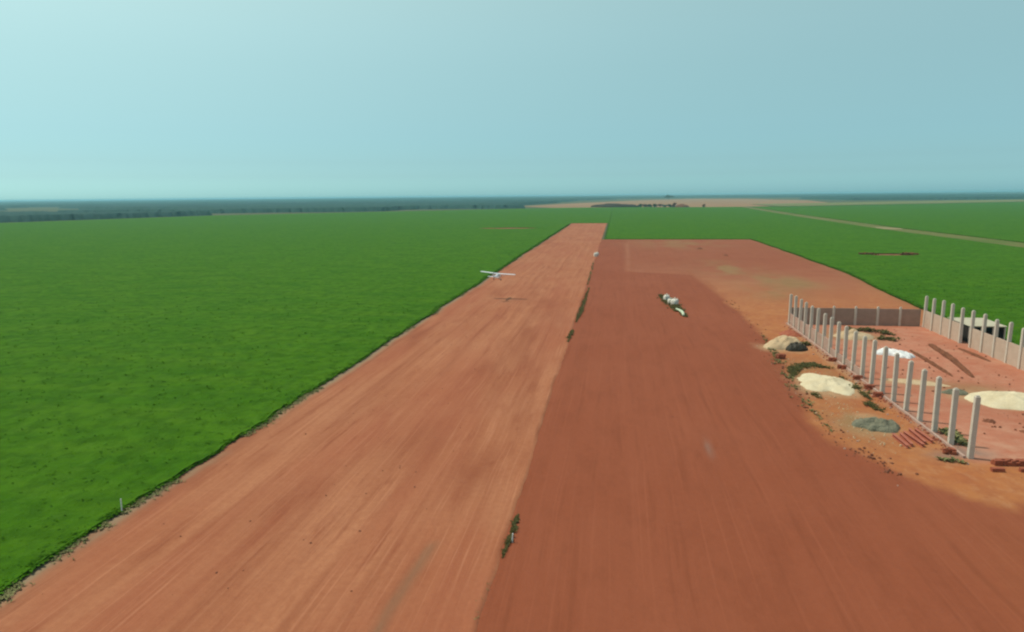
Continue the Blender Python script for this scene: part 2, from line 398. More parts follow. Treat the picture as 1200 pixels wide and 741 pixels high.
st[..., 1] = np.clip(ol*1.25*smooth(.3, .62, fbm(XX*.12, YY*.05, 4)), 0, .9)
ol2 = np.exp(-(((XX-46)/5)**2+((YY-141)/6)**2)) + .8*np.exp(-(((XX-31)/3.6)**2+((YY-110)/8)**2)) + .9*np.exp(-(((XX-29.5)/2.6)**2+((YY-86)/6)**2)) + .5*np.exp(-(((XX-50)/7)**2+((YY-104)/3)**2))
st[..., 1] = np.maximum(st[..., 1], np.clip(ol2*smooth(.25, .55, fbm(XX*.35, YY*.2, 4)), 0, .95))
st[..., 1] = np.maximum(st[..., 1], .5*np.exp(-np.clip(edgeR(YY)-XX, 0, 99)/1.5) + .6*smooth(6, 0, AY1-YY))
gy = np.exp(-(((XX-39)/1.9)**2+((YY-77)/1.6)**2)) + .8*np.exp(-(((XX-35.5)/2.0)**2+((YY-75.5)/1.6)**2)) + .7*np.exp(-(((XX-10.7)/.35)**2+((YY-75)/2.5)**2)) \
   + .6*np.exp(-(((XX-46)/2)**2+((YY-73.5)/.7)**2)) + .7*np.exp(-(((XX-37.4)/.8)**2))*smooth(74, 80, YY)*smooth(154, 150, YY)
st[..., 2] = np.clip(gy*(.4+.9*fbm(XX*.8, YY*.5, 3)), 0, .9)  # grey-brown ground patches beside the near post and along the left row
zz = .02 + .08*(fbm(XX*.35, YY*.1, 4)-.3)*smooth(0, 2, XX+8.9) - .0
V = np.stack([XX, YY, np.maximum(zz, .012)], -1).reshape(-1, 3)
tag(mesh_np('apron', V, grid_faces(*XX.shape), M['apron'], attr={'soil_tone': np.clip(st, 0, 1).reshape(-1, 3), 'yard': yd.reshape(-1, 3)}, smooth_=True), kind='structure')

# ------------------------------------------------------------------ crop fields
def Yb(x): return np.interp(x, [-2400, -1500, -749, -647, -402, -132, 48, 222, 525, 1065, 2600], [-900, 100, 743, 1037, 1261, 1498, 1531, 1466, 1660, 2009, 2700])
SPOTS = [(-92, 583, 26, 10), (121, 329, 13, 5.5)]          # bare spots in the crop
def crop_height(X, Y):
    d = np.hypot(X, Y)
    hgt = .40 + .30*(fbm(X*.7, Y*.7, 3)-.5)*2*np.clip(120/np.maximum(d, 1), .08, 1) + .10*(fbm(X*.05, Y*.05, 3)-.5)*2
    return hgt
def in_spot(X, Y):
    m = np.zeros(X.shape, bool)
    for cx, cy, rx, ry in SPOTS:
        m |= ((X-cx)/rx)**2 + ((Y-cy)/ry)**2 < .55 + .9*fbm(X*.11, Y*.11, 3)*.9
    return m
def patch(X, Y, sides, taper=None):
    """structured grid X,Y -> verts, faces (minus bare spots) plus skirts on the named sides"""
    Z = crop_height(X, Y); nx, ny = X.shape
    if taper is not None: Z = Z*taper(X, Y)
    V = np.stack([X, Y, Z], -1).reshape(-1, 3); F = grid_faces(nx, ny)
    c = V[F].mean(1); F = F[~in_spot(c[:, 0], c[:, 1])]
    idx = np.arange(nx*ny).reshape(nx, ny)
    Vs, Fs = [V], [F]; b = len(V)
    for sd in sides:
        e = {'x0': idx[0], 'x1': idx[-1], 'y0': idx[:, 0], 'y1': idx[:, -1]}[sd]
        W = V[e].copy(); W[:, 2] = 0
        j = np.arange(len(e)-1)
        Vs.append(W); Fs.append(np.stack([e[j], b+j, b+j+1, e[j+1]], -1)); b += len(e)
    return np.concatenate(Vs), np.concatenate(Fs)
def tufts(X, Y, Z0, size, lean, nl=4):
    """little fans of leaves at every point"""
    n = len(X); Vs = []
    for k in range(nl):
        a = rng.random(n)*6.283; L = size*(.7+.6*rng.random(n)); wd = L*(.20+.10*rng.random(n)); t = lean*(.5+rng.random(n))
        dx, dy = np.cos(a), np.sin(a); px, py = -dy*wd, dx*wd
        hx = X+dx*L*.45*t; hy = Y+dy*L*.45*t; hz = Z0+L*.62
        tx = X+dx*L*.95*t; ty = Y+dy*L*.95*t; tz = Z0+L*(.80+.2*rng.random(n)-.25*t)
        Vs.append(np.stack([np.stack([X, Y, Z0], -1), np.stack([hx+px, hy+py, hz], -1), np.stack([tx, ty, tz], -1), np.stack([hx-px, hy-py, hz], -1)], 1))
    V = np.concatenate(Vs).reshape(-1, 3)
    return V, np.arange(len(V)).reshape(-1, 4)
def join(parts):
    Vs, Fs, b = [], [], 0
    for V, F in parts:
        Vs.append(V); Fs.append(F+b); b += len(V)
    return np.concatenate(Vs), np.concatenate(Fs)
def sample(n, x0, x1, y0, y1, keep, dens):
    X = x0+rng.random(n)*(x1-x0); Y = y0+rng.random(n)*(y1-y0)
    k = keep(X, Y) & (rng.random(n) < dens(np.hypot(X, Y)))
    return X[k], Y[k]
# left field
parts = []
u = ramp(0, 2300, .4, 1.022); vv = np.linspace(0, 1, 900)**3
U, T = np.meshgrid(u, vv, indexing='ij')
Xl = RL-U; Y0 = np.full_like(Xl, -60.); Y1 = np.maximum(Yb(Xl), Y0+5)
Yl = Y0+T*(Y1-Y0); Xl = np.where(U < 6, edgeL(Yl)-U, Xl)
parts.append(patch(Xl, Yl, ['x0', 'y1']))
X, Y = sample(700000, -300, RL, 22, 420, lambda X, Y: (X < edgeL(Y)-.12) & (X > -Y*1.02-12), lambda d: .22*np.clip((42/d)**1.6, 0, 1)*np.clip((400-d)/300, 0, 1))
dd = np.hypot(X, Y)
parts.append(tufts(X, Y, crop_height(X, Y)-.16, .27*np.clip(dd/55, 1, 3)**.4, 1.25, 3))
yy = 22+rng.random(12000)**1.5*640; xx = edgeL(yy)-rng.random(len(yy))*.5                     # ragged edge
parts.append(tufts(xx, yy, yy*0+.05, (.20+.22*rng.random(len(yy)))*(1+yy/400), 1.0, 4))
yy = 22+rng.random(12000)**1.4*420; k = fbm(yy*.13+4, yy*0+2, 3) > .56; yy = yy[k]; xx = edgeL(yy)+np.abs(rng.normal(0, .5, len(yy)))-.1
V, F = tufts(xx, yy, yy*0+.06, .14+.16*rng.random(len(yy)), 1.2, 3)
tag(mesh_np('dry_grass', V, F, M['drygrass']), 'thin pale dry grass fringing the crop along the left edge of the runway', 'dry grass', kind='stuff')
V, F = join(parts)
tag(mesh_np('crop_field', V, F, M['crop']), 'dense green crop filling the field left of the airstrip', 'crop', kind='stuff')
print('left field', len(F))
# right field: behind the strips and up to the dirt track
parts = []
def rect(x0f, x1f, y0, y1f, nu, nv, sides, pw=1.8, taper=None):
    U, T = np.meshgrid(np.linspace(0, 1, nu), np.linspace(0, 1, nv)**pw, indexing='ij')
    Yc = y0+T*10; Xa = x0f(Yc) if callable(x0f) else x0f; Xb = x1f(Yc) if callable(x1f) else x1f
    X = Xa+U*(Xb-Xa); Y1 = Yb(X) if y1f is None else y1f
    Y = y0+T*(Y1-y0)
    if callable(x0f): X = x0f(Y)+U*(Xb-x0f(Y))
    return patch(X, Y, sides, taper)
parts.append(rect(RL, -6.4, RY1+.5, None, 16, 120, ['y0', 'y1']))
parts.append(rect(-7., 82., AY1+.5, None, 46, 160, ['y0', 'y1', 'x0'], 2.4, lambda X, Y: .15+.85*smooth(0, 9, Y-AY1-2.5*fbm(X*.3, X*0, 3))))
def track_x(y): return np.interp(y, [-60, 380, 569, 927, 1500], [208, 208, 208, 225, 262])
U, T = np.meshgrid(np.linspace(0, 1, 130)**1.3, np.linspace(0, 1, 420)**1.6, indexing='ij')
Yr = -60+T*(1475+60); xa = np.where(Yr < AY1, edgeR(Yr), 82.)
parts.append(patch(xa+U*(track_x(Yr)-8-2.5*fbm(Yr*.03, Yr*0, 3)-xa), Yr, ['x0', 'x1', 'y1']))
yy = 100+rng.random(9000)*340; xx = edgeR(yy)+rng.random(len(yy))*.9
parts.append(tufts(xx, yy, yy*0+.05, (.30+.25*rng.random(len(yy))), 1.0, 4))
xx = -7+rng.random(5000)*89; parts.append(tufts(xx, AY1+.5+rng.random(len(xx))*.9, xx*0+.05, (.18+.2*rng.random(len(xx))), 1.0, 4))
X, Y = sample(160000, 72, 203, 100, 400, lambda X, Y: X > edgeR(Y)+.3, lambda d: np.clip((110/d)**2, 0, 1)*np.clip((400-d)/250, 0, 1))
parts.append(tufts(X, Y, crop_height(X, Y)-.2, .38*np.ones(len(X)), 1.25, 3))
V, F = join(parts)
tag(mesh_np('crop_field', V, F, M['crop']), 'green crop behind the apron and the building site', 'crop', kind='stuff')
U, T = np.meshgrid(np.linspace(0, 1, 120)**2, np.linspace(0, 1, 260)**1.6, indexing='ij')
Y0 = 60.; Xd0 = 219.; Xr = Xd0+U*2300
Y1 = np.maximum(Yb(Xr), 200); Yr = Y0+T*(Y1-Y0); Xr = Xr + (track_x(Yr)-208)*(1-U)
V, F = patch(Xr, Yr, ['x0', 'y1'])
tag(mesh_np('crop_field', V, F, M['crop']), 'farther green crop on the right of the dirt track', 'crop', kind='stuff')
ty = ramp(-60, 1480, 6, 1.01); s5 = np.linspace(-13, 13, 5)
SX, TY = np.meshgrid(s5, ty, indexing='ij')
tag(mesh_np('dirt_track', np.stack([SX+track_x(TY), TY, SX*0+.03+.05*(fbm(SX*.4, TY*.05, 2)-.3)+.0], -1).reshape(-1, 3), grid_faces(*SX.shape), M['track']), kind='structure')
# bare soil showing in the crop's gaps
def disc(name, cx, cy, rx, ry, mat, z=.02, n=48, wob=.25):
    V = [(cx, cy, z)]+[(cx+rx*(1+wob*(fbm(2+2*math.cos(a), 2+2*math.sin(a), 3)-.5)*2)*math.cos(a), cy+ry*math.sin(a)*(1+wob*(fbm(7+2*math.cos(a), 2*math.sin(a)+5, 3)-.5)*2), z) for a in np.linspace(0, 2*math.pi, n, endpoint=False)]
    F = [(0, 1+i, 1+(i+1) % n) for i in range(n)]
    return mesh_np(name, V, F, mat)
tag(disc('bare_soil', -92, 583, 40, 16, M['brick']), kind='structure')
tag(disc('bare_soil', 121, 329, 17, 8, M['clod']), kind='structure')
tag(disc('bare_soil', 208.5, 572, 8, 22, M['paletrack'], .14, wob=.6), kind='structure')
hx = np.linspace(330, 2500, 40); hw = 60+40*fbm(hx*.004, hx*0, 3)
V = np.concatenate([np.stack([hx, Yb(hx)-hw, hx*0+1.0], -1), np.stack([hx, Yb(hx)+260, hx*0+1.0], -1)]); n = len(hx); j = np.arange(n-1)
tag(mesh_np('headland', V, np.stack([j, j+1, n+j+1, n+j], -1), M['headland']), kind='structure')
# pale harvested field on the skyline, road along the far edge of the crop
P = [(-132, 1512), (48, 1545), (222, 1480), (420, 1605), (560, 1900), (700, 2700), (640, 3600), (430, 3900), (120, 3300), (-140, 2300), (-240, 1750)]
tag(mesh_np('stubble_field', [(x, y, .05) for x, y in P], [tuple(range(len(P)))], M['stubble']), kind='structure')
xs_ = ramp(-2300, 2500, 40, 1.0)
V = np.concatenate([np.stack([xs_, Yb(xs_)+1, xs_*0+.1], -1), np.stack([xs_-3, Yb(xs_)+13, xs_*0+.1], -1)]); n = len(xs_); j = np.arange(n-1)
tag(mesh_np('field_road', V, np.stack([j, j+1, n+j+1, n+j], -1), M['track']), kind='structure')

# ------------------------------------------------------------------ far woodland (one mass) 
FOR = [(-3500, -1200), (-2500, -600), (-1540, 130), (-775, 770), (-670, 1065), (-420, 1290), (-200, 1500), (-280, 1800), (-210, 2350), (-180, 3300), (300, 5000), (2000, 9000), (-1000, 19000), (-19000, 19000), (-19000, -1200)]
az = np.arange(R(-62), R(66), R(.16)); rr = [620.]
while rr[-1] < 17000: rr.append(rr[-1]*1.0062)
rr = np.array(rr)
AZ, RRr = np.meshgrid(az, rr, indexing='ij')
FX, FY = -RRr*np.sin(AZ), RRr*np.cos(AZ)
FX = FX+rng.normal(0, .0012, FX.shape)*RRr; FY = FY+rng.normal(0, .0016, FX.shape)*RRr
left = in_poly(FX, FY, FOR)
strip = (~left) & (((RRr > 2650) & (RRr < 3300) & (fbm(FX*.0016+9, FY*.0004, 2) > .47) & (FX > 800)) | ((RRr > 4300) & (fbm(FX*.0006, FY*.0003+3, 3) > .50)))
clear = fbm(FX*.0011+31, FY*.0022+7, 3) > .62
mask = (left & ~(clear & (RRr > 900))) | strip
FZ = 6.5+1.3*rng.random(FX.shape)+2.5*(fbm(FX*.01, FY*.01, 3)-.3)
FZ = np.where(mask, FZ, -.4)
F = grid_faces(*FX.shape); keep = mask.reshape(-1)[F].any(1); F = F[keep]
used, inv = np.unique(F, return_inverse=True)
V = np.stack([FX, FY, FZ], -1).reshape(-1, 3)[used]
tag(mesh_np('woodland', V, inv.reshape(-1, 4), M['forest']), 'hazy dark woodland along the whole horizon', 'woodland', kind='stuff')

# ------------------------------------------------------------------ trees and far row
def leaf_cloud(name, c, r, n, mat, parent, leaf=.8, lumps=9, seed=0):
    g = np.random.default_rng(seed)
    cs = g.normal(0, .42, (lumps, 3)); ls = .35+.3*g.random(lumps)
    k = g.integers(0, lumps, n); d = g.normal(0, 1, (n, 3)); d /= np.linalg.norm(d, axis=1)[:, None]
    p = cs[k] + d*(ls[k]*(.75+.3*g.random(n)))[:, None]
    p = p*np.array(r)+np.array(c); p[:, 2] = np.maximum(p[:, 2], c[2]-r[2]*.9)
    a = g.normal(0, 1, (n, 3)); a /= np.linalg.norm(a, axis=1)[:, None]
    b = np.cross(a, g.normal(0, 1, (n, 3))); b /= np.linalg.norm(b, axis=1)[:, None]
    s = leaf*(.6+.8*g.random(n))[:, None]
    V = np.stack([p-a*s, p-b*s*.6, p+a*s, p+b*s*.6], 1).reshape(-1, 3)
    return mesh_np(name, V, np.arange(4*n).reshape(-1, 4), mat, parent)
def tree(x, y, H, W, label, seed):
    t = empty('tree', (x, y, 0)); tag(t, label, 'tree')
    b = MB(); b.tube([(0, 0, -.2), (.1, 0, H*.3), (0, .1, H*.62)], [H*.035, H*.028, H*.012], 8)
    g = random.Random(seed)
    for k in range(6):
        a = k*1.05+g.random(); b.tube([(0, 0, H*(.28+.04*k)), (math.cos(a)*W*.2, math.sin(a)*W*.2, H*(.45+.03*k)), (math.cos(a)*W*.36, math.sin(a)*W*.36, H*(.62+.03*k))], [H*.014, H*.009, H*.004], 6)
    b.build('trunk', M['bark'], t)
    leaf_cloud('crown', (0, 0, H*.68), (W*.42, W*.42, H*.3), 2200, M['leaf'], t, W*.035, 12, seed)
tree(259.5, 3568, 21, 38, 'lone dark tree with a wide crown standing on the pale skyline field', 3)
# the brown bank and bushes along the far end of the crop
def heap_mesh(rx, ry, hgt, pw=1.0, nz=.25, seed=0, nr=22, na=60, cut=None):
    V = [(0, 0, hgt*(1+.1*nz))]
    for i in range(1, nr+1):
        r = i/nr
        for k in range(na):
            a = 2*math.pi*k/na
            e = 1+.70*nz*(float(fbm(seed+2+1.6*math.cos(a), seed*1.7+2+1.6*math.sin(a), 3))-.5)*2
            x, y = rx*r*e*math.cos(a), ry*r*e*math.sin(a)
            z = hgt*max(0, (1-r**1.6))**pw*(1+nz*(float(fbm(seed*3.1+4+3.6*x/rx, seed+4+3.6*y/ry, 5))-.5)*2)
            if cut: z = cut(x, y, z)
            V.append((x, y, z if i < nr else -.06))
    F = [(0, 1+k, 1+(k+1) % na) for k in range(na)]
    for i in range(nr-1):
        for k in range(na):
            F.append((1+i*na+k, 1+(i+1)*na+k, 1+(i+1)*na+(k+1) % na, 1+i*na+(k+1) % na))
    return V, F
def heap(name, loc, rz, rx, ry, hgt, mat, label, cat, pw=1.0, nz=.25, seed=0, group=None, cut=None):
    V, F = heap_mesh(rx, ry, hgt, pw, nz, seed, cut=cut)
    o = mesh_np(name, V, F, mat, None, True); o.location = loc; o.rotation_euler = (0, 0, rz)
    return tag(o, label, cat, group)
heap('earth_bank', (-4, 1556, 0), R(-20), 58, 9, 7.0, M['bank'], 'long low dark brown earth bank beyond the end of the runway', 'bank', .28, .3, 4)
heap('earth_bank', (139, 1503, 0), R(-20), 16, 7, 6.0, M['spoil'], 'short reddish earth bank at the right end of the far bushes', 'bank', .6, .4, 6)
ORD = ['first', 'second', 'third', 'fourth', 'fifth', 'sixth', 'seventh', 'eighth', 'ninth', 'tenth', 'eleventh', 'twelfth', 'thirteenth', 'fourteenth', 'fifteenth', 'sixteenth', 'seventeenth', 'eighteenth', 'nineteenth', 'twentieth']
for k in range(8):
    x = 52+k*10.2; y = 1533-(x-48)*.37+random.uniform(-3, 3); Hs = random.uniform(5.5, 8.0) + (2.5 if k == 7 else 0)
    t = empty('bush', (x, y, 0))
    tag(t, ('tallest dark bush in the far row, beside the reddish bank' if k == 7 else 'grey brown bush in the far row, %s from the long earth bank' % ORD[k]), 'bush', 'bushes in a row beyond the crop')
    MB().tube([(0, 0, -.1), (.1, 0, Hs*.5)], [.22, .10], 6).build('stem', M['bark'], t)
    leaf_cloud('foliage', (0, 0, Hs*.52), (5.5, 4, Hs*.46), 500, M['clod'] if k % 3 == 1 else M['leaf'], t, .9, 7, 40+k)
t = empty('bush', (181, 1484, 0)); tag(t, 'small brown bush alone to the right of the far row', 'bush')
MB().tube([(0, 0, -.1), (.1, 0, 2.5)], [.2, .1], 6).build('stem', M['bark'], t)
leaf_cloud('foliage', (0, 0, 3), (4.5, 4, 2.8), 420, M['clod'], t, .8, 6, 91)

# ------------------------------------------------------------------ building site: posts, walls, beam
LX, RX_, BY = 37.6, 64.0, 152.6
PH = 6.5
def post_mesh(hgt, wx=.55, wy=.46):
    b = MB(); b.box((0, 0, hgt/2-.1), (wx, wy, hgt+.2), 0, .94, .035)
    b.box((0, 0, hgt+.02), (wx*.55, wy*.5, .24))                       # tenon on top
    return b
proto = post_mesh(PH).build('concrete_post', M['concrete'])
NL = 20
for k in range(NL):
    o = proto if k == 0 else proto.copy()
    if k: COL.objects.link(o)
    o.location = (LX+random.uniform(-.08, .08), 75.3+k*4.068, 0); o.rotation_euler = (random.uniform(-.012, .012), random.uniform(-.012, .012), random.uniform(-.05, .05))
    o.scale = (1, 1, random.uniform(.975, 1.03) if k else 1.05)
    lab = 'near corner post of the long left row, tall bare pale concrete' if k == 0 else 'far corner post of the long left row, pale concrete' if k == NL-1 else 'pale concrete post in the long left row, %s from its near corner' % ORD[k]
    tag(o, lab, 'post', 'concrete posts of the unfinished building')
NR = 16
for k in range(NR):
    o = proto.copy(); COL.objects.link(o); y = 151.3-k*3.87
    o.location = (RX_+random.uniform(-.06, .06), y, 0); o.rotation_euler = (random.uniform(-.01, .01), random.uniform(-.01, .01), random.uniform(-.05, .05)); o.scale = (1, 1, random.uniform(1.0, 1.06))
    lab = 'back corner post of the right hand wall, rising above the panels' if k == 0 else 'pale concrete post above the right hand wall, %s from the back corner' % ORD[k]
    tag(o, lab, 'post', 'concrete posts of the unfinished building')
short = post_mesh(3.95, .42, .5).build('concrete_post', M['concrete'])
for k in range(5):
    o = short if k == 0 else short.copy()
    if k: COL.objects.link(o)
    o.location = (42.05+k*4.42, BY, 0); o.rotation_euler = (0, 0, random.uniform(-.04, .04))
    tag(o, 'short concrete post in the brown back wall, %s from its left end' % ORD[k], 'post', 'short posts of the back wall')
# right wall of precast panels, one bay left open
wall = empty('panel_wall', (RX_, 122, 0)); tag(wall, 'pale precast panel wall on the right of the site, with one open bay', 'wall')
for k in range(NR-1):
    if k == 4: continue
    ya, yb = 151.3-k*3.87, 151.3-(k+1)*3.87
    b = MB()
    for c in range(6):
        b.box((.0, (ya+yb)/2-122, .30+c*.605), (.12+.012*(c % 2), ya-yb-.50, .60))
    b.build('wall_panel', M['panel'], wall)
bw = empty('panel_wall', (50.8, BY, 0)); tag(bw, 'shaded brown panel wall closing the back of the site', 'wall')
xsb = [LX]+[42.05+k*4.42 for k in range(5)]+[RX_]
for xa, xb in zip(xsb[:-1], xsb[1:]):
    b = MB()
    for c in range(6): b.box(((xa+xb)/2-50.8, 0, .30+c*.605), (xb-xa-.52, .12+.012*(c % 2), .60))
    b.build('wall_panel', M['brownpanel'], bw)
# low dusty panels between the farther posts of the left row and the beam in front of them
lw = empty('low_wall', (LX, 130, 0)); tag(lw, 'low unfinished panel wall between the farther posts of the left row', 'wall')
for k in range(8, NL-1):
    ya, yb = 75.3+k*4.068, 75.3+(k+1)*4.068
    b = MB()
    for c in range(2 if k < 12 else 4): b.box((0, (ya+yb)/2-130, .30+c*.605), (.12+.012*(c % 2), yb-ya-.5, .60))
    b.build('wall_panel', M['pinkpanel'], lw)
b = MB(); b.box((LX-.55, (75.3+152.6)/2, .12), (.28, 77.6, .34), 0, 1, .02)
tag(b.build('ground_beam', M['pinkpanel']), 'long low concrete beam lying along the foot of the left post row', 'beam')

# shed behind the right wall
sh = empty('shed', (68.6, 143, 0)); tag(sh, 'low open fronted shed with a pale roof behind the right wall', 'shed')
b = MB(); nseg = 24
V = []
for i, y in enumerate((-7.2, 1.4)):
    for j in range(nseg*2+1):
        x = -3.3+6.6*j/(nseg*2); z = 3.30+.10*i+.035*(1 if j % 2 else -1)
        V += [(x, y, z), (x, y, z-.03)]
n = nseg*2+1
F = []
for j in range(n-1):
    a, c = 2*j, 2*(j+1); A_, C_ = 2*n+a, 2*n+c
    F += [(a, c, C_, A_), (a+1, A_+1, C_+1, c+1), (a, a+1, c+1, c), (A_, C_, C_+1, A_+1)]
F += [(0, 2*n, 2*n+1, 1), (2*(n-1), 2*(n-1)+1, 2*n+2*(n-1)+1, 2*n+2*(n-1))]
b.add(V, F); b.build('roof', M['roof'], sh)
for x in (-3.0, -1.0, 1.0, 3.0): MB().box((x, -6.9, 1.62), (.22, .22, 3.24)).build('post', M['concrete'], sh)
MB().box((3.05, -2.8, 1.6), (.12, 7.8, 3.2)).box((-3.05, -2.8, 1.6), (.12, 7.8, 3.2)).box((0, 1.05, 1.62), (5.9, .12, 3.24)).build('wall', M['dark'], sh)
MB().box((-1.9, -2.5, .6), (1.4, 3, 1.2)).box((1.2, -2, .8), (1.6, 4, 1.6)).build('stored_goods', M['dark'], sh)
MB().box((0, -7.02, 3.16), (6.3, .10, .16)).build('fascia', M['roof'], sh)

# ------------------------------------------------------------------ heaps and loose things on the site
def dug(x, y, z): return z*(.25 if (x > .6 and y < .5) else 1)
heap('sand_heap', (31.3, 128.8, 0), R(15), 3.9, 2.9, 2.0, M['tansand'], 'tan sand heap half under a black tarpaulin at the far verge', 'sand heap', .8, .4, 12)
V, F = heap_mesh(2.0, 1.5, 1.25, .5, .5, 5)
o = mesh_np('tarpaulin', V, F, M['tarp'], None, True); o.location = (32.6, 126.6, .02); o.rotation_euler = (0, 0, R(25))
tag(o, 'black tarpaulin bunched against the tan sand heap', 'tarpaulin')
heap('sand_heap', (31.2, 103.6, 0), R(-10), 3.9, 5.6, .8, M['sand'], 'broad cream sand heap outside the left post row, between weeds', 'sand heap', .7, .6, 2)
heap('sand_heap', (53.0, 97.5, 0), R(-14), 5.2, 4.3, .95, M['sand'], 'broad cream sand heap inside the site near the right frame edge', 'sand heap', .75, .5, 8)
heap('sand_heap', (46.5, 139.5, 0), 0, 3.6, 2.8, 1.3, M['tansand'], 'dusty tan sand heap inside the site before the back wall', 'sand heap', .9, .55, 9)
heap('sand_heap', (44.5, 106.0, 0), R(-20), 4.6, 1.3, .4, M['tansand'], 'thin tan sand spill inside the site behind the near posts', 'sand heap', .9, .35, 17)
heap('gravel_heap', (31.7, 84.6, 0), R(-12), 2.7, 2.2, .95, M['gravel'], 'low grey gravel heap on the verge outside the near posts', 'gravel heap', .6, .6, 3)
heap('gravel_heap', (47.6, 100.6, 0), R(-5), 1.8, 1.0, .7, M['gravel'], 'small grey gravel heap beside the cream sand inside the site', 'gravel heap', .7, .35, 7)
heap('soil_heap', (34.8, 140.5, 0), 0, 2.2, 2.4, .9, M['brick'], 'red soil heap outside the far end of the left row', 'soil heap', .9, .4, 21)
def ridge(pts, wd, hgt, label, seed):
    b = MB(); P = []
    tot = 46
    arr = np.array(pts, float); tt = np.linspace(0, len(arr)-1, tot)
    xs = np.interp(tt, range(len(arr)), arr[:, 0]); ys_ = np.interp(tt, range(len(arr)), arr[:, 1])
    rings = []
    for i in range(tot):
        j = min(i, tot-2); d = Vector((xs[j+1]-xs[j], ys_[j+1]-ys_[j], 0)).normalized(); nrm = Vector((d.y, -d.x, 0))
        k = (.35+.65*math.sin(math.pi*min(1, max(0, i/(tot-1)))) ** .4)
        wv = wd*k*(.7+.6*float(fbm(i*.35, seed+.3, 3))); hv = hgt*k*(.6+.8*float(fbm(i*.45, seed+3.7, 3)))
        rings.append([Vector((xs[i], ys_[i], 0))+nrm*wv*s+Vector((0, 0, z*hv-.05)) for s, z in ((-1, 0), (-.6, .6), (-.2, 1.0), (.25, .95), (.65, .5), (1, 0))])
    b.loft(rings)
    tag(b.build('spoil_ridge', M['spoil'], None, True), label, 'soil ridge')
ridge([(52.4, 128.4), (52.0, 119), (51.4, 110.1)], .42, .45, 'narrow dark brown soil ridge inside the site, nearer the left row', 1)
ridge([(57.9, 133.9), (57.2, 127), (56.2, 120), (54.2, 109.9)], .7, .6, 'wide dark brown bent soil ridge inside the site, nearer the right wall', 5)
ridge([(61.6, 131), (61.8, 126), (62.0, 121)], .5, .35, 'short brown soil ridge along the foot of the right wall', 8)
# crumpled white sheeting
nx, ny = 46, 26
U, T = np.meshgrid(np.linspace(-1, 1, nx), np.linspace(-1, 1, ny), indexing='ij')
rz = R(-38); env = np.clip(1-np.abs(U)**3.0, 0, 1)*np.clip(1-np.abs(T)**2.4, 0, 1)
Xc, Yc = U*3.0*(1+.18*(fbm(T*2+3, U*2, 2)-.5)), T*1.35*(1+.4*(fbm(U*2+1, T*0+2, 2)-.5)*2)
Zc = .04+env**.6*(.35+1.0*fbm(U*3.4+5, T*3.0+2, 3)) + .12*rng.random(U.shape)*env
V = np.stack([Xc, Yc, Zc], -1).reshape(-1, 3)
o = mesh_np('plastic_sheet', V, grid_faces(nx, ny), M['plastic'], None, True); o.location = (48.2, 124.2, 0); o.rotation_euler = (0, 0, rz)
tag(o, 'crumpled white plastic sheeting over a stack inside the site', 'plastic sheet')
# brick stacks
def bricks(loc, rz, nx, ny, nz, label, mess=.02, name='brick_stack', group=None):
    b = MB()
    for k in range(nz):
        for i in range(nx):
            for j in range(ny):
                if k == nz-1 and random.random() < .18: continue
                b.box(((i-(nx-1)/2)*.41+random.uniform(-mess, mess), (j-(ny-1)/2)*.25+random.uniform(-mess, mess), .12+k*.20), (.39, .23, .195), random.uniform(-mess, mess)*2)
    o = b.build(name, M['brick']); o.location = loc; o.rotation_euler = (0, 0, rz)
    return tag(o, label, 'bricks', group)
bricks((42.3, 73.9, 0), R(5), 16, 3, 3, 'long low stack of red blocks on the near side of the site')
bricks((38.6, 71.8, 0), R(2), 3, 2, 2, 'small pile of red blocks on the orange verge, left of its twin')
bricks((41.6, 72.0, 0), R(-4), 4, 2, 2, 'small pile of red blocks on the orange verge, right of its twin')
for k, (x, y) in enumerate(((36.1, 76.4), (36.5, 97.9), (36.6, 101.8), (36.7, 106.9), (36.4, 113.5), (36.5, 118.5))):
    bricks((x, y, 0), random.uniform(-.5, .5), 3, 3, 3, 'loose red brick heap by the left post row, ' + ('at the near corner' if k == 0 else '%s along from the near corner' % ORD[k]), .10, 'brick_heap', 'brick heaps along the left row')
bricks((28.3, 119.4, 0), .3, 3, 4, 4, 'lone red brick heap on the verge beside the tan sand', .09, 'brick_heap')
for k, (x, y, rz, L) in enumerate(((32.3, 79.4, 1.60, 4.0), (33.1, 79.9, 1.52, 3.8), (34.0, 80.2, 1.66, 4.4), (34.8, 81.2, 1.56, 4.6), (35.6, 81.5, 1.62, 4.2))):
    b = MB(); hb = .36                                                  # I-section
    b.box((0, 0, hb+.0), (L, .34, .04)).box((0, 0, .03), (L, .34, .04)).box((0, 0, hb/2+.015), (L-.01, .05, hb-.045))
    o = b.build('steel_beam', M['beamred']); o.location = (x, y, .03); o.rotation_euler = (0, 0, rz)
    tag(o, 'rust red beam on the ground by the gravel, %s from the left' % ORD[k], 'beam', 'red beams beside the gravel heap')
def clod(x, y, s, label, seed):
    heap('soil_clod', (x, y, .0), seed, s, s*.7, s*.45, M['clod'], label, 'soil clod', .6, .5, seed)
clod(45.8, 88.3, .75, 'dark soil clod on the yard in front of the cream sand heap', 3)
clod(47.8, 84.6, .55, 'smaller dark soil clod nearest the long block stack', 5)
clod(42.8, 361, 1.6, 'dark soil clod at the far end of the apron, farther of two', 6)
clod(49.6, 321.5, 1.5, 'dark soil clod on the apron, nearer of the two far ones', 8)
clod(41.0, 66.5, .5, 'low dark clod on the orange verge nearest the camera', 11)

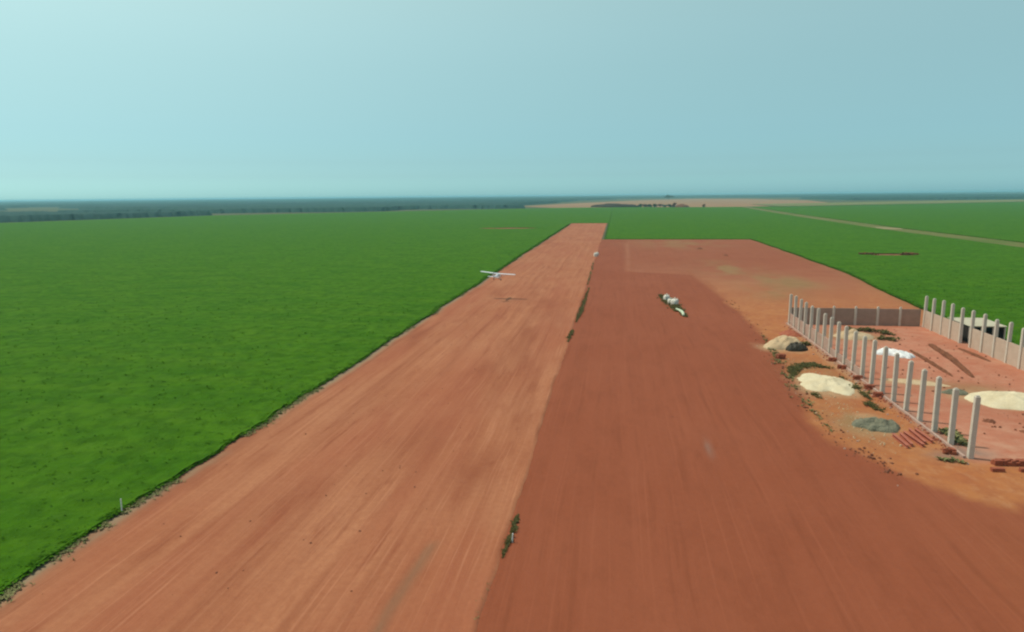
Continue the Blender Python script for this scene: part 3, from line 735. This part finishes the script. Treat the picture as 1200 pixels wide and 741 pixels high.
def rubble(name, pts, spread, n, smin, smax, mat, label=None, cat=None):
    arr = np.array(pts, float); t = rng.random(n)*(len(arr)-1); i = np.minimum(t.astype(int), max(0, len(arr)-2)); f = (t-i)[:, None]
    p = arr[i]*(1-f)+arr[np.minimum(i+1, len(arr)-1)]*f + rng.normal(0, 1, (n, 2))*np.array(spread)
    b = MB()
    for x, y in p:
        sz = smin+(smax-smin)*random.random()**3
        b.box((x, y, .05+sz*.2), (sz*random.uniform(.7, 1.3), sz*random.uniform(.5, 1), sz*.6), random.random()*3.1, random.uniform(.5, .9), sz*.12)
    return tag(b.build(name, mat), label, cat, kind='stuff')
rubble('rubble', [(36.6, 78), (36.5, 100), (36.4, 150)], (.55, 1.5), 420, .08, .38, M['brick'], 'scattered red brick rubble along the left post row', 'rubble')
rubble('rubble', [(36.2, 76), (36.2, 110), (36.2, 150)], (.8, 2), 260, .06, .30, M['pinkpanel'], 'pale concrete crumbs along the left post row', 'rubble')
rubble('clods', VERGE[3:9], (.9, 1.6), 330, .08, .40, M['clod'], 'broken soil clods along the curved verge edge', 'clods')
rubble('rubble', [(30, 78), (29.5, 92), (30.5, 118)], (1.6, 3), 420, .05, .26, M['tansand'], 'pale sand and mortar crumbs around the heaps', 'rubble')
rubble('stones', [(28, 78), (30, 100), (31, 125)], (2.4, 6), 170, .05, .24, M['pinkpanel'], 'pale stones scattered over the verge around the heaps', 'stones')
rubble('clods', [(50, 78), (52, 110), (52, 145)], (5.5, 8), 300, .08, .36, M['clod'], 'small soil clods strewn over the site yard', 'clods')
rubble('clods', [(-26, 40), (-26, 230)], (9, 20), 700, .04, .22, M['clod'], 'small soil clods strewn over the runway', 'clods')

# ------------------------------------------------------------------ weeds
def weeds(pts, label, mat='weed', wd=.5, size=.5, dens=26, name='weed_patch', cat='weeds'):
    arr = np.array(pts, float); L = np.hypot(*np.diff(arr, axis=0).T).sum()
    n = int(max(60, L*wd*2*dens*.75)); t = rng.random(n)*(len(arr)-1)
    i = np.minimum(t.astype(int), len(arr)-2); f = (t-i)[:, None]
    p = arr[i]*(1-f)+arr[i+1]*f; taper = np.sin(np.pi*np.clip(t/(len(arr)-1), .04, .96))**.6
    cl = fbm(p[:, 1]*.55+3, p[:, 0]*.55+1, 3)
    kk = cl > .40; p, taper = p[kk], taper[kk]; n = len(p)
    p = p + rng.normal(0, wd*.8, (n, 2))*taper[:, None]
    V, F = tufts(p[:, 0], p[:, 1], np.full(n, .03), size*(.6+.8*rng.random(n))*(.5+.5*taper), .9, 5)
    ctr = V.mean(0)*np.array([1, 1, 0]); V = V-ctr
    o = mesh_np(name, V, F, M[mat]); o.location = ctr
    return tag(o, label, cat, kind='stuff')
weeds([(-8.15, 56.5), (-8.2, 52.5), (-8.35, 48.6)], 'nearest weed patch on the seam between runway and apron', 'weed', .15, .20, 120)
weeds([(-8.7, 46.5), (-9.0, 42), (-9.1, 36)], 'thin dry weeds trailing toward the camera along the seam', 'drygrass', .14, .12, 40)
weeds([(-7.7, 207), (-7.9, 180), (-8.0, 164), (-8.4, 150)], 'longest dark weed strip on the seam between runway and apron', 'weed', .30, .32, 26)
weeds([(-8.5, 141), (-8.8, 129)], 'short dark weed clump just nearer than the long weed strip', 'weed', .26, .32, 30)
weeds([(-9.0, 290), (-8.4, 212)], 'sparse dry weeds along the far part of the seam', 'drygrass', .25, .4, 6)
weeds([(12.6, 194), (13.6, 187), (14.6, 178), (15.4, 168), (16.3, 159)], 'dark weed patch on the apron around the white bags', 'weed', 1.1, .45, 16)
weeds([(27.5, 107.5), (29, 112.5), (32, 115.5), (35.2, 112)], 'dark weeds round the back of the cream sand heap', 'weed', .8, .38, 22)
weeds([(34.6, 108), (35.0, 101), (34.8, 96)], 'dark weeds between the cream sand heap and the left row', 'weed', .5, .36, 20)
weeds([(33.6, 95), (34.4, 90.5)], 'small weed clump behind the gravel heap', 'weed', .5, .34, 20)
weeds([(27.6, 100), (28.3, 95.5)], 'small weed clump at the near foot of the cream sand', 'weed', .4, .3, 20)
weeds([(38.9, 84), (38.9, 79)], 'brown weeds inside the site behind the nearest posts', 'drygrass', .7, .5, 20)
weeds([(47.5, 145.5), (51.5, 146.5), (54.5, 142)], 'olive weeds inside the site before the back wall', 'weed', 1.2, .7, 8)
weeds([(50.5, 138), (53.5, 137)], 'second olive weed patch just behind the white sheeting', 'weed', .9, .6, 8)
weeds([(34.2, 74.4), (36.2, 73.6)], 'dry weeds on the verge beside the near corner post', 'drygrass', .4, .4, 14)
weeds([(34.0, 131.8), (36.0, 130.5)], 'dark weeds behind the tan sand and tarpaulin', 'weed', .5, .6, 14)
weeds([(110, 329), (116, 327.8)], 'dark weed clump at the left of the bare spot in the right field', 'clod', 1.6, 1.0, 6)
weeds([(127, 328.5), (134, 329.5)], 'dark weed clump at the right of the bare spot in the right field', 'clod', 1.6, 1.0, 6)

weeds([(29.5, 142), (28.6, 128), (27.1, 114), (25.9, 95), (25.7, 82)], 'sparse dry weeds along the curved verge edge', 'drygrass', .7, .28, 7)
# ------------------------------------------------------------------ bulk bags
def bag_mesh(wd, hgt, seed, slump=.0):
    g = random.Random(seed); rings = []; na = 20
    for i in range(11):
        t = i/10; z = t*hgt
        bulge = .90+.12*math.sin(math.pi*min(1, t*1.08))-(.42*max(0, (t-.80)/.2)**2)
        ring = []
        for k in range(na):
            a = 2*math.pi*k/na; c, s_ = math.cos(a), math.sin(a)
            q = (abs(c)**4.5+abs(s_)**4.5)**(-1/4.5)
            rr_ = wd/2*bulge*q*(1+.06*(float(fbm(seed+2+c*1.5, 3+s_*1.5+t*2, 2))-.5)*2)
            ring.append((rr_*c+slump*t*t*hgt, rr_*s_, z+.05*math.sin(3*a+seed)*t))
        rings.append(ring)
    return rings
def bulk_bag(loc, rz, wd, hgt, label, seed, group, slump=0):
    t = empty('bulk_bag', loc, (0, 0, rz)); tag(t, label, 'bag', group)
    MB().loft(bag_mesh(wd, hgt, seed, slump)).build('bag_body', M['bag'], t, True)
    MB().tube([(slump*hgt, 0, hgt-.02), (slump*hgt+.03, .02, hgt+.2), (slump*hgt+.10, .05, hgt+.32)], [.24, .10, .16], 9).build('spout', M['bag'], t, True)
    for sx, sy in ((1, 1), (1, -1), (-1, 1), (-1, -1)):
        x, y = sx*wd*.30+slump*hgt, sy*wd*.30
        MB().tube([(x, y, hgt*.90), (x*1.02, y*1.02, hgt+.18), (x*.9, y*.5, hgt+.22), (x*.8, y*.4, hgt*.93)], .035, 6).build('lifting_loop', M['bag'], t)
GB = 'white bulk bags left beside the airstrip'
bulk_bag((13.7, 183.5, 0), .4, 1.45, 1.6, 'upright white bulk bag in the weeds, farthest of the three together', 3, GB)
bulk_bag((15.2, 176.4, 0), .9, 1.7, 1.65, 'fat white bulk bag in the weeds, middle of the three together', 5, GB, .05)
bulk_bag((14.3, 178.0, 0), .2, 1.3, 1.35, 'smaller white bulk bag leaning by the fat one in the weeds', 8, GB, -.08)
bulk_bag((-8.9, 315, 0), .3, 1.5, 1.7, 'white bulk bag alone at the far right edge of the runway', 9, GB)
bulk_bag((-8.3, 321, 0), .7, 1.3, 1.4, 'dusty white bulk bag just behind the lone one by the runway', 12, GB, .05)
b = MB(); pts = [(-.8, 5.0, .34), (-.3, 3.0, .34), (.12, 1.2, .34), (.28, -.6, .34), (.2, -2.6, .34), (.1, -4.2, .34)]
b.tube(pts, [.22, .32, .36, .36, .34, .26], 12, .9)
o = b.build('plastic_roll', M['palegreen'], None, True); o.location = (15.75, 163.8, 0)
tag(o, 'long bent pale green roll lying in the dark weeds', 'plastic roll')

# ------------------------------------------------------------------ marker stakes
def stake(x, y, hgt, label, lean=(0, 0)):
    b = MB(); b.tube([(0, 0, -.1), (lean[0]*hgt*.5, lean[1]*hgt*.5, hgt*.5), (lean[0]*hgt, lean[1]*hgt, hgt)], [.06, .055, .05], 8)
    o = b.build('marker_stake', M['stake']); o.location = (x, y, 0); tag(o, label, 'stake', 'marker stakes')
stake(-43.65, 51.7, 1.45, 'white marker stake on the crop edge left of the runway', (.02, .01))
stake(-7.95, 51.2, .8, 'pale thin marker stake in the nearest seam weeds', (.08, .02))

# ------------------------------------------------------------------ light aircraft, low over the runway
pl = empty('light_aircraft', (-31.75, 183.7, 6.75), (R(-1), R(4.4), R(-5)))
tag(pl, 'white high wing light aircraft flying low along the runway', 'aircraft')
def ell(y, cx, cz, rx, rz_, n=16): return [(cx+rx*math.cos(2*math.pi*k/n), y, cz+rz_*math.sin(2*math.pi*k/n)) for k in range(n)]
fus = [(2.55, 0, -.75, .12, .12), (2.4, 0, -.74, .32, .30), (1.6, 0, -.72, .46, .34), (.9, 0, -.62, .54, .55), (.2, 0, -.52, .56, .62), (-.7, 0, -.52, .52, .58), (-1.6, 0, -.48, .36, .40), (-3.0, 0, -.38, .22, .25), (-4.3, 0, -.30, .12, .15), (-4.75, 0, -.28, .05, .08)]
MB().loft([ell(*f) for f in fus]).build('fuselage', M['white_paint'], pl, True)
def foil(x, z, ch, th, y0=.75):
    pr = [(0, 0), (.05, .5), (.2, .9), (.4, 1), (.7, .6), (1, .04), (.7, -.18), (.3, -.30), (.08, -.28)]
    return [(x, y0-c*ch, z+t*th) for c, t in pr]
SP = 4.9; dh = math.tan(R(2.2))
MB().loft([foil(-SP, .10+SP*dh, 1.1, .10, .68), foil(-SP+.25, .10+(SP-.25)*dh, 1.25, .13), foil(0, .10, 1.35, .16), foil(SP-.25, .10+(SP-.25)*dh, 1.25, .13), foil(SP, .10+SP*dh, 1.1, .10, .68)]).build('wing', M['white_paint'], pl, True)
for s in (-1, 1):
    MB().tube([(s*.45, .2, -.85), (s*2.5, .25, .10+2.4*dh)], .045, 8).build('wing_strut', M['white_paint'], pl)
    MB().tube([(s*.35, .0, -.95), (s*.95, -.05, -1.35)], [.06, .045], 8).build('gear_leg', M['white_paint'], pl)
    wv = MB(); wv.tube([(s*.92, -.05, -1.40), (s*1.08, -.05, -1.40)], .24, 14); wv.build('wheel', M['rubber'], pl)
MB().tube([(0, 1.9, -1.1), (0, 2.0, -1.35)], .04, 8).build('nose_leg', M['white_paint'], pl)
MB().tube([(-.07, 2.0, -1.40), (.07, 2.0, -1.40)], .21, 14).build('wheel', M['rubber'], pl)
def foil2(x, ch, th, y0): return [(x, y0-c*ch, -.25+t*th) for c, t in ((0, 0), (.2, .8), (.6, .6), (1, 0), (.6, -.6), (.2, -.8))]
MB().loft([foil2(-1.5, .7, .05, -4.25), foil2(0, 1.05, .07, -3.95), foil2(1.5, .7, .05, -4.25)]).build('tailplane', M['white_paint'], pl)
def foil3(z, ch, th, y0): return [(t*th, y0-c*ch, z) for c, t in ((0, 0), (.2, .8), (.6, .6), (1, 0), (.6, -.6), (.2, -.8))]
MB().loft([foil3(-.25, 1.3, .07, -3.6), foil3(.35, .9, .06, -4.15), foil3(1.0, .6, .04, -4.5)]).build('fin', M['white_paint'], pl)
MB().loft([[(.50*math.cos(a), 1.02-.12*k*1.0+.0, -.46+.44*math.sin(a)) for a in np.linspace(.15, math.pi-.15, 9)] + [(-.42, 1.02-.12*k, -.40), (.42, 1.02-.12*k, -.40)] for k in range(3)]).build('windscreen', M['glass'], pl, True)
pb = MB()
for s in (-1, 1): pb.loft([[(s*.05, 2.6, -.72), (s*.05, 2.64, -.78)], [(s*.45, 2.59, -.68), (s*.45, 2.66, -.82)], [(s*.82, 2.61, -.72), (s*.82, 2.64, -.79)]])
prop = pb.build('propeller', M['rubber'], pl)
MB().tube([(0, 2.55, -.75), (0, 2.7, -.75), (0, 2.82, -.75)], [.13, .10, .02], 10).build('spinner', M['white_paint'], prop)

# ------------------------------------------------------------------ haze: one closed box of even thin air
hm = bpy.data.materials.new('haze_air'); hm.use_nodes = True; ht = hm.node_tree
for nnode in list(ht.nodes):
    if nnode.type != 'OUTPUT_MATERIAL': ht.nodes.remove(nnode)
pv = ht.nodes.new('ShaderNodeVolumePrincipled'); pv.inputs['Color'].default_value = (.42, .82, .92, 1)
pv.inputs['Density'].default_value = 1.15e-4; pv.inputs['Anisotropy'].default_value = .2
ht.links.new(pv.outputs[0], [q for q in ht.nodes if q.type == 'OUTPUT_MATERIAL'][0].inputs['Volume'])
b = MB(); b.box((0, 0, 15.0), (41000, 41000, 32.0))
tag(b.build('haze', hm), kind='stuff')
